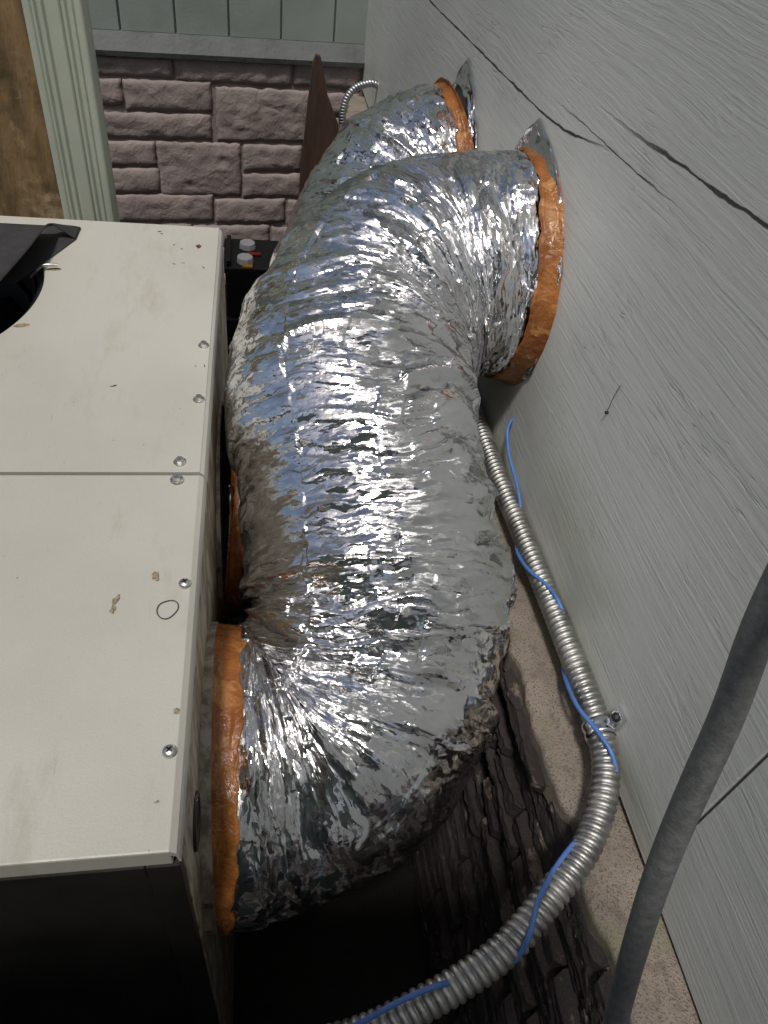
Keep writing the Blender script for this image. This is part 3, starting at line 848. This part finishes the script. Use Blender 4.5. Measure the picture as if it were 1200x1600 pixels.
# ------------------------------------------------------------------ flexible ducts
def duct(label, pts, r, N, Mm, seed, band0, band1, wallpt, tape_r):
    root = tag(empty('flexible_duct', (pts[0][0], pts[0][1], pts[0][2] - r)), label, 'flexible duct', 'foil ducts joining the unit to the wall')
    loc = np.array(root.location)
    P = smooth_path(resample(catmull(pts, 30), 240)[0], 60, 10)
    P, L = resample(P, N)
    T, A, B = frames(P, (0, 0, 1))
    K = np.gradient(T, axis=0) / (L / (N - 1))          # curvature vector, towards the inside of the bend
    ker = np.ones(31) / 31
    for c_ in range(3):
        K[:, c_] = np.convolve(np.pad(K[:, c_], 15, mode='edge'), ker, 'valid')
    th = np.linspace(0, 2 * np.pi, Mm, endpoint=False)
    dirs = np.cos(th)[None, :, None] * A[:, None] + np.sin(th)[None, :, None] * B[:, None]
    comp = np.einsum('nk,nmk->nm', K, dirs) * r          # >0 inside of bend (compressed)
    s = np.linspace(0, L, N)[:, None] + 0 * th[None]
    v = th[None] / (2 * np.pi) + 0 * s                    # 0..1 around
    warp = .020 * vnoise(s * 9, v * 9, 9, seed) + .007 * vnoise(s * 28, v * 26, 26, seed + 1)
    vw = v + .012 * vnoise(s * 22, v * 12, 12, seed + 2)
    sw = s + warp
    amp = np.clip(1.25 + .7 * comp, 1.05, 2.1)
    amp *= .85 + .6 * vnoise(s * 6, v * 5, 5, seed + 3)
    fade = np.clip(np.minimum(s / .055, (L - s) / .085), 0, 1)
    amp = amp * (.12 + .88 * fade ** .8)
    h = 0.0
    h = h + .0080 * facets(sw / .046, vw * 6, 6, seed + 4, 1.0, .7)
    h = h - .0095 * facets(sw / .028 + vw * .6, vw * 8, 8, seed + 5, 1.2, .6)
    h = h + .0062 * facets(sw / .0165 - vw * 1.5, vw * 11, 11, seed + 6, 1.3, .5)
    h = h - .0034 * facets(sw / .0125 + vw * 1.0, vw * 15, 15, seed + 10, 1.3, .5)
    h = h - .0016 * facets(sw / .0100 + vw * 3.0, vw * 30, 30, seed + 7, 1.4, .5)
    h = h + .0005 * facets(sw / .0085 + vw * 9, vw * 80, 80, seed + 8, 1.2, .8)
    h = h * np.clip(amp, .06, 2.6)
    h = h - .006 * np.clip(comp, 0, 1.2) * fade
    big = .010 * vnoise(s * 7, v * 3, 3, seed + 9) * fade
    taper = r - .004 * (1 - fade)
    R_ = taper + h + big
    # foil shrinks inward where heavily compressed so the bend folds instead of crossing itself
    Gd = P[:, None] + R_[..., None] * dirs - loc
    jk = grid_obj('foil_jacket', Gd, foil, root, wrap=True)
    at = jk.data.attributes.new('ring', 'FLOAT_VECTOR', 'POINT')
    ringv = np.stack([s, (((th + np.pi) % (2 * np.pi)) * r)[None] + 0 * s, 0 * s + seed], -1)
    ax_ = jk.data.attributes.new('axis', 'FLOAT_VECTOR', 'POINT')
    ax_.data.foreach_set('vector', np.repeat(T[:, None], Mm, 1).reshape(-1).astype(np.float32))
    at.data.foreach_set('vector', ringv.reshape(-1).astype(np.float32))
    # mastic bands
    def band(s0, s1, name, flare):
        n = 26
        i0, i1 = (0, max(3, int(s1 / L * N))) if s0 == 0 else (N - 1, N - 1 - max(3, int(s1 / L * N)))
        m2 = 220
        t2 = np.linspace(0, 2 * np.pi, m2, endpoint=False)
        v2 = t2 / (2 * np.pi)
        rag = 1 + .10 * vnoise(v2 * 0, v2 * 40, 40, seed + 21) + .12 * vnoise(v2 * 0 + 3.3, v2 * 90, 90, seed + 22) + .14 * vnoise(v2 * 0 + 1.5, v2 * 8, 8, seed + 23)
        Q = np.zeros((n, m2, 3))
        for i in range(n):
            u = i / (n - 1)
            f_ = i0 + (i1 - i0) * u * rag
            f_ = np.clip(f_, 0, N - 1)
            lo_ = np.floor(f_).astype(int); hi_ = np.minimum(lo_ + 1, N - 1); w_ = (f_ - lo_)[:, None]
            c_ = P[lo_] * (1 - w_) + P[hi_] * w_
            a_ = A[lo_]; b_ = B[lo_]
            d_ = np.cos(t2)[:, None] * a_ + np.sin(t2)[:, None] * b_
            jm = (t2 / (2 * np.pi) * Mm).astype(int) % Mm
            base = np.maximum(R_[lo_, jm], taper[lo_, jm])
            fil = flare * (1 - u) ** 2.2
            bump_ = .0012 * vnoise(v2 * 0 + u * 7, v2 * 60, 60, seed + 24) + .0008 * vnoise(v2 * 0 + u * 14, v2 * 150, 150, seed + 25)
            tk = (.0028 if u < .93 else .0028 * (1 - u) / .07 - .0015)
            Q[i] = c_ + (base + tk + fil + bump_ * (1 - u * .5))[:, None] * d_
        return grid_obj(name, Q - loc, mastic, root, wrap=True)
    band(0, band0, 'mastic_band', .006)
    band(1, band1, 'mastic_band', .013)
    # foil tape apron on the plywood
    m2 = 260; n2 = 14
    t2 = np.linspace(0, 2 * np.pi, m2, endpoint=False)
    v2 = t2 / (2 * np.pi)
    outer = np.array([tape_r(a) for a in t2]) + .006 * vnoise(v2 * 0, v2 * 30, 30, seed + 31)
    Q = np.zeros((n2, m2, 3))
    for i in range(n2):
        u = i / (n2 - 1)
        rad = (r - .004) * (1 - u) + outer * u
        x = WX - .0015 - (.010 * (1 - u) ** 2) - .0032 * (1.1 + facets(v2 * 0 + u * 5, v2 * 60, 60, seed + 32)) * (1 if u < .99 else .3)
        Q[i] = np.stack([x, wallpt[0] + rad * np.cos(t2), wallpt[1] + rad * np.sin(t2)], 1)
    tp_ = grid_obj('foil_tape', Q - loc, tape_foil, root, wrap=True)
    # sheet-metal collar plate on the unit
    b = bmesh.new()
    bmesh.ops.create_cone(b, cap_ends=True, segments=72, radius1=r + .006, radius2=r + .006, depth=.016, matrix=Matrix.Translation(Vector((pts[0][0], pts[0][1], pts[0][2])) - Vector(loc)) @ Matrix.Rotation(math.pi / 2, 4, 'Y'))
    bm_obj('collar_plate', b, side_paint, root)
    return root

def spike(base, spikes):
    def f(a):
        v = base
        for c_, w_, h_ in spikes:
            d = (a - c_ + math.pi) % (2 * math.pi) - math.pi
            v = max(v, base + h_ * max(0, 1 - abs(d) / w_))
        return v
    return f

near_pts = [(-.062, .48, .60), (.035, .482, .60), (.122, .522, .626), (.174, .64, .708), (.170, .80, .805), (.160, .97, .895), (.195, 1.10, .955), (.30, 1.185, .985), (.40, 1.20, 1.00), (.482, 1.20, 1.00)]
duct('near silver foil duct bending from the unit up to the plywood wall', near_pts, .198, 720, 560, 41, .040, .036, (1.20, 1.00), spike(.2035, [(1.30, .62, .040), (3.6, .2, .012), (2.7, .15, .01)]))
far_pts = [(-.062, .99, .60), (.02, .995, .59), (.11, 1.05, .575), (.185, 1.22, .585), (.22, 1.42, .645), (.25, 1.57, .745), (.315, 1.69, .865), (.40, 1.74, .93), (.482, 1.75, .95)]
duct('far silver foil duct rising behind the near duct to the wall', far_pts, .198, 520, 420, 87, .042, .032, (1.75, .95), spike(.2015, [(1.5, .55, .042), (2.7, .2, .02)]))

# ------------------------------------------------------------------ battery-like box behind the ducts
bt = tag(empty('battery', (.02, 2.52, GZ)), 'small black battery box with white caps behind the ducts', 'battery')
box('stand', -.13, .16, -.12, .14, 0, .28 - GZ - .12, black_plastic, bt, .004)
box('case', -.105, .15, -.10, .12, .282 - GZ - .12, .33 - GZ, black_plastic, bt, .006)
box('lid', -.11, .155, -.105, .125, .3305 - GZ, .352 - GZ, black_plastic, bt, .004)
for (x, y) in ((-.027, .055), (-.036, -.055)):
    b = bmesh.new()
    bmesh.ops.create_cone(b, cap_ends=True, segments=8, radius1=.031, radius2=.028, depth=.022, matrix=Matrix.Translation((x, y, .363 - GZ)) @ Matrix.Rotation(.3, 4, 'Z'))
    bmesh.ops.bevel(b, geom=list(b.edges), offset=.002, segments=1, affect='EDGES')
    bm_obj('terminal_cap', b, white_plastic, bt)
box('red_tab', -.030, .02, -.008, .008, .3525 - GZ, .36 - GZ, red_plastic, bt, .002)
box('yellow_tab', -.045, -.01, -.104, -.088, .3525 - GZ, .362 - GZ, yellow_plastic, bt, .003)
box('handle_bar', -.10, -.085, -.09, .11, .3525 - GZ, .372 - GZ, black_plastic, bt, .003)
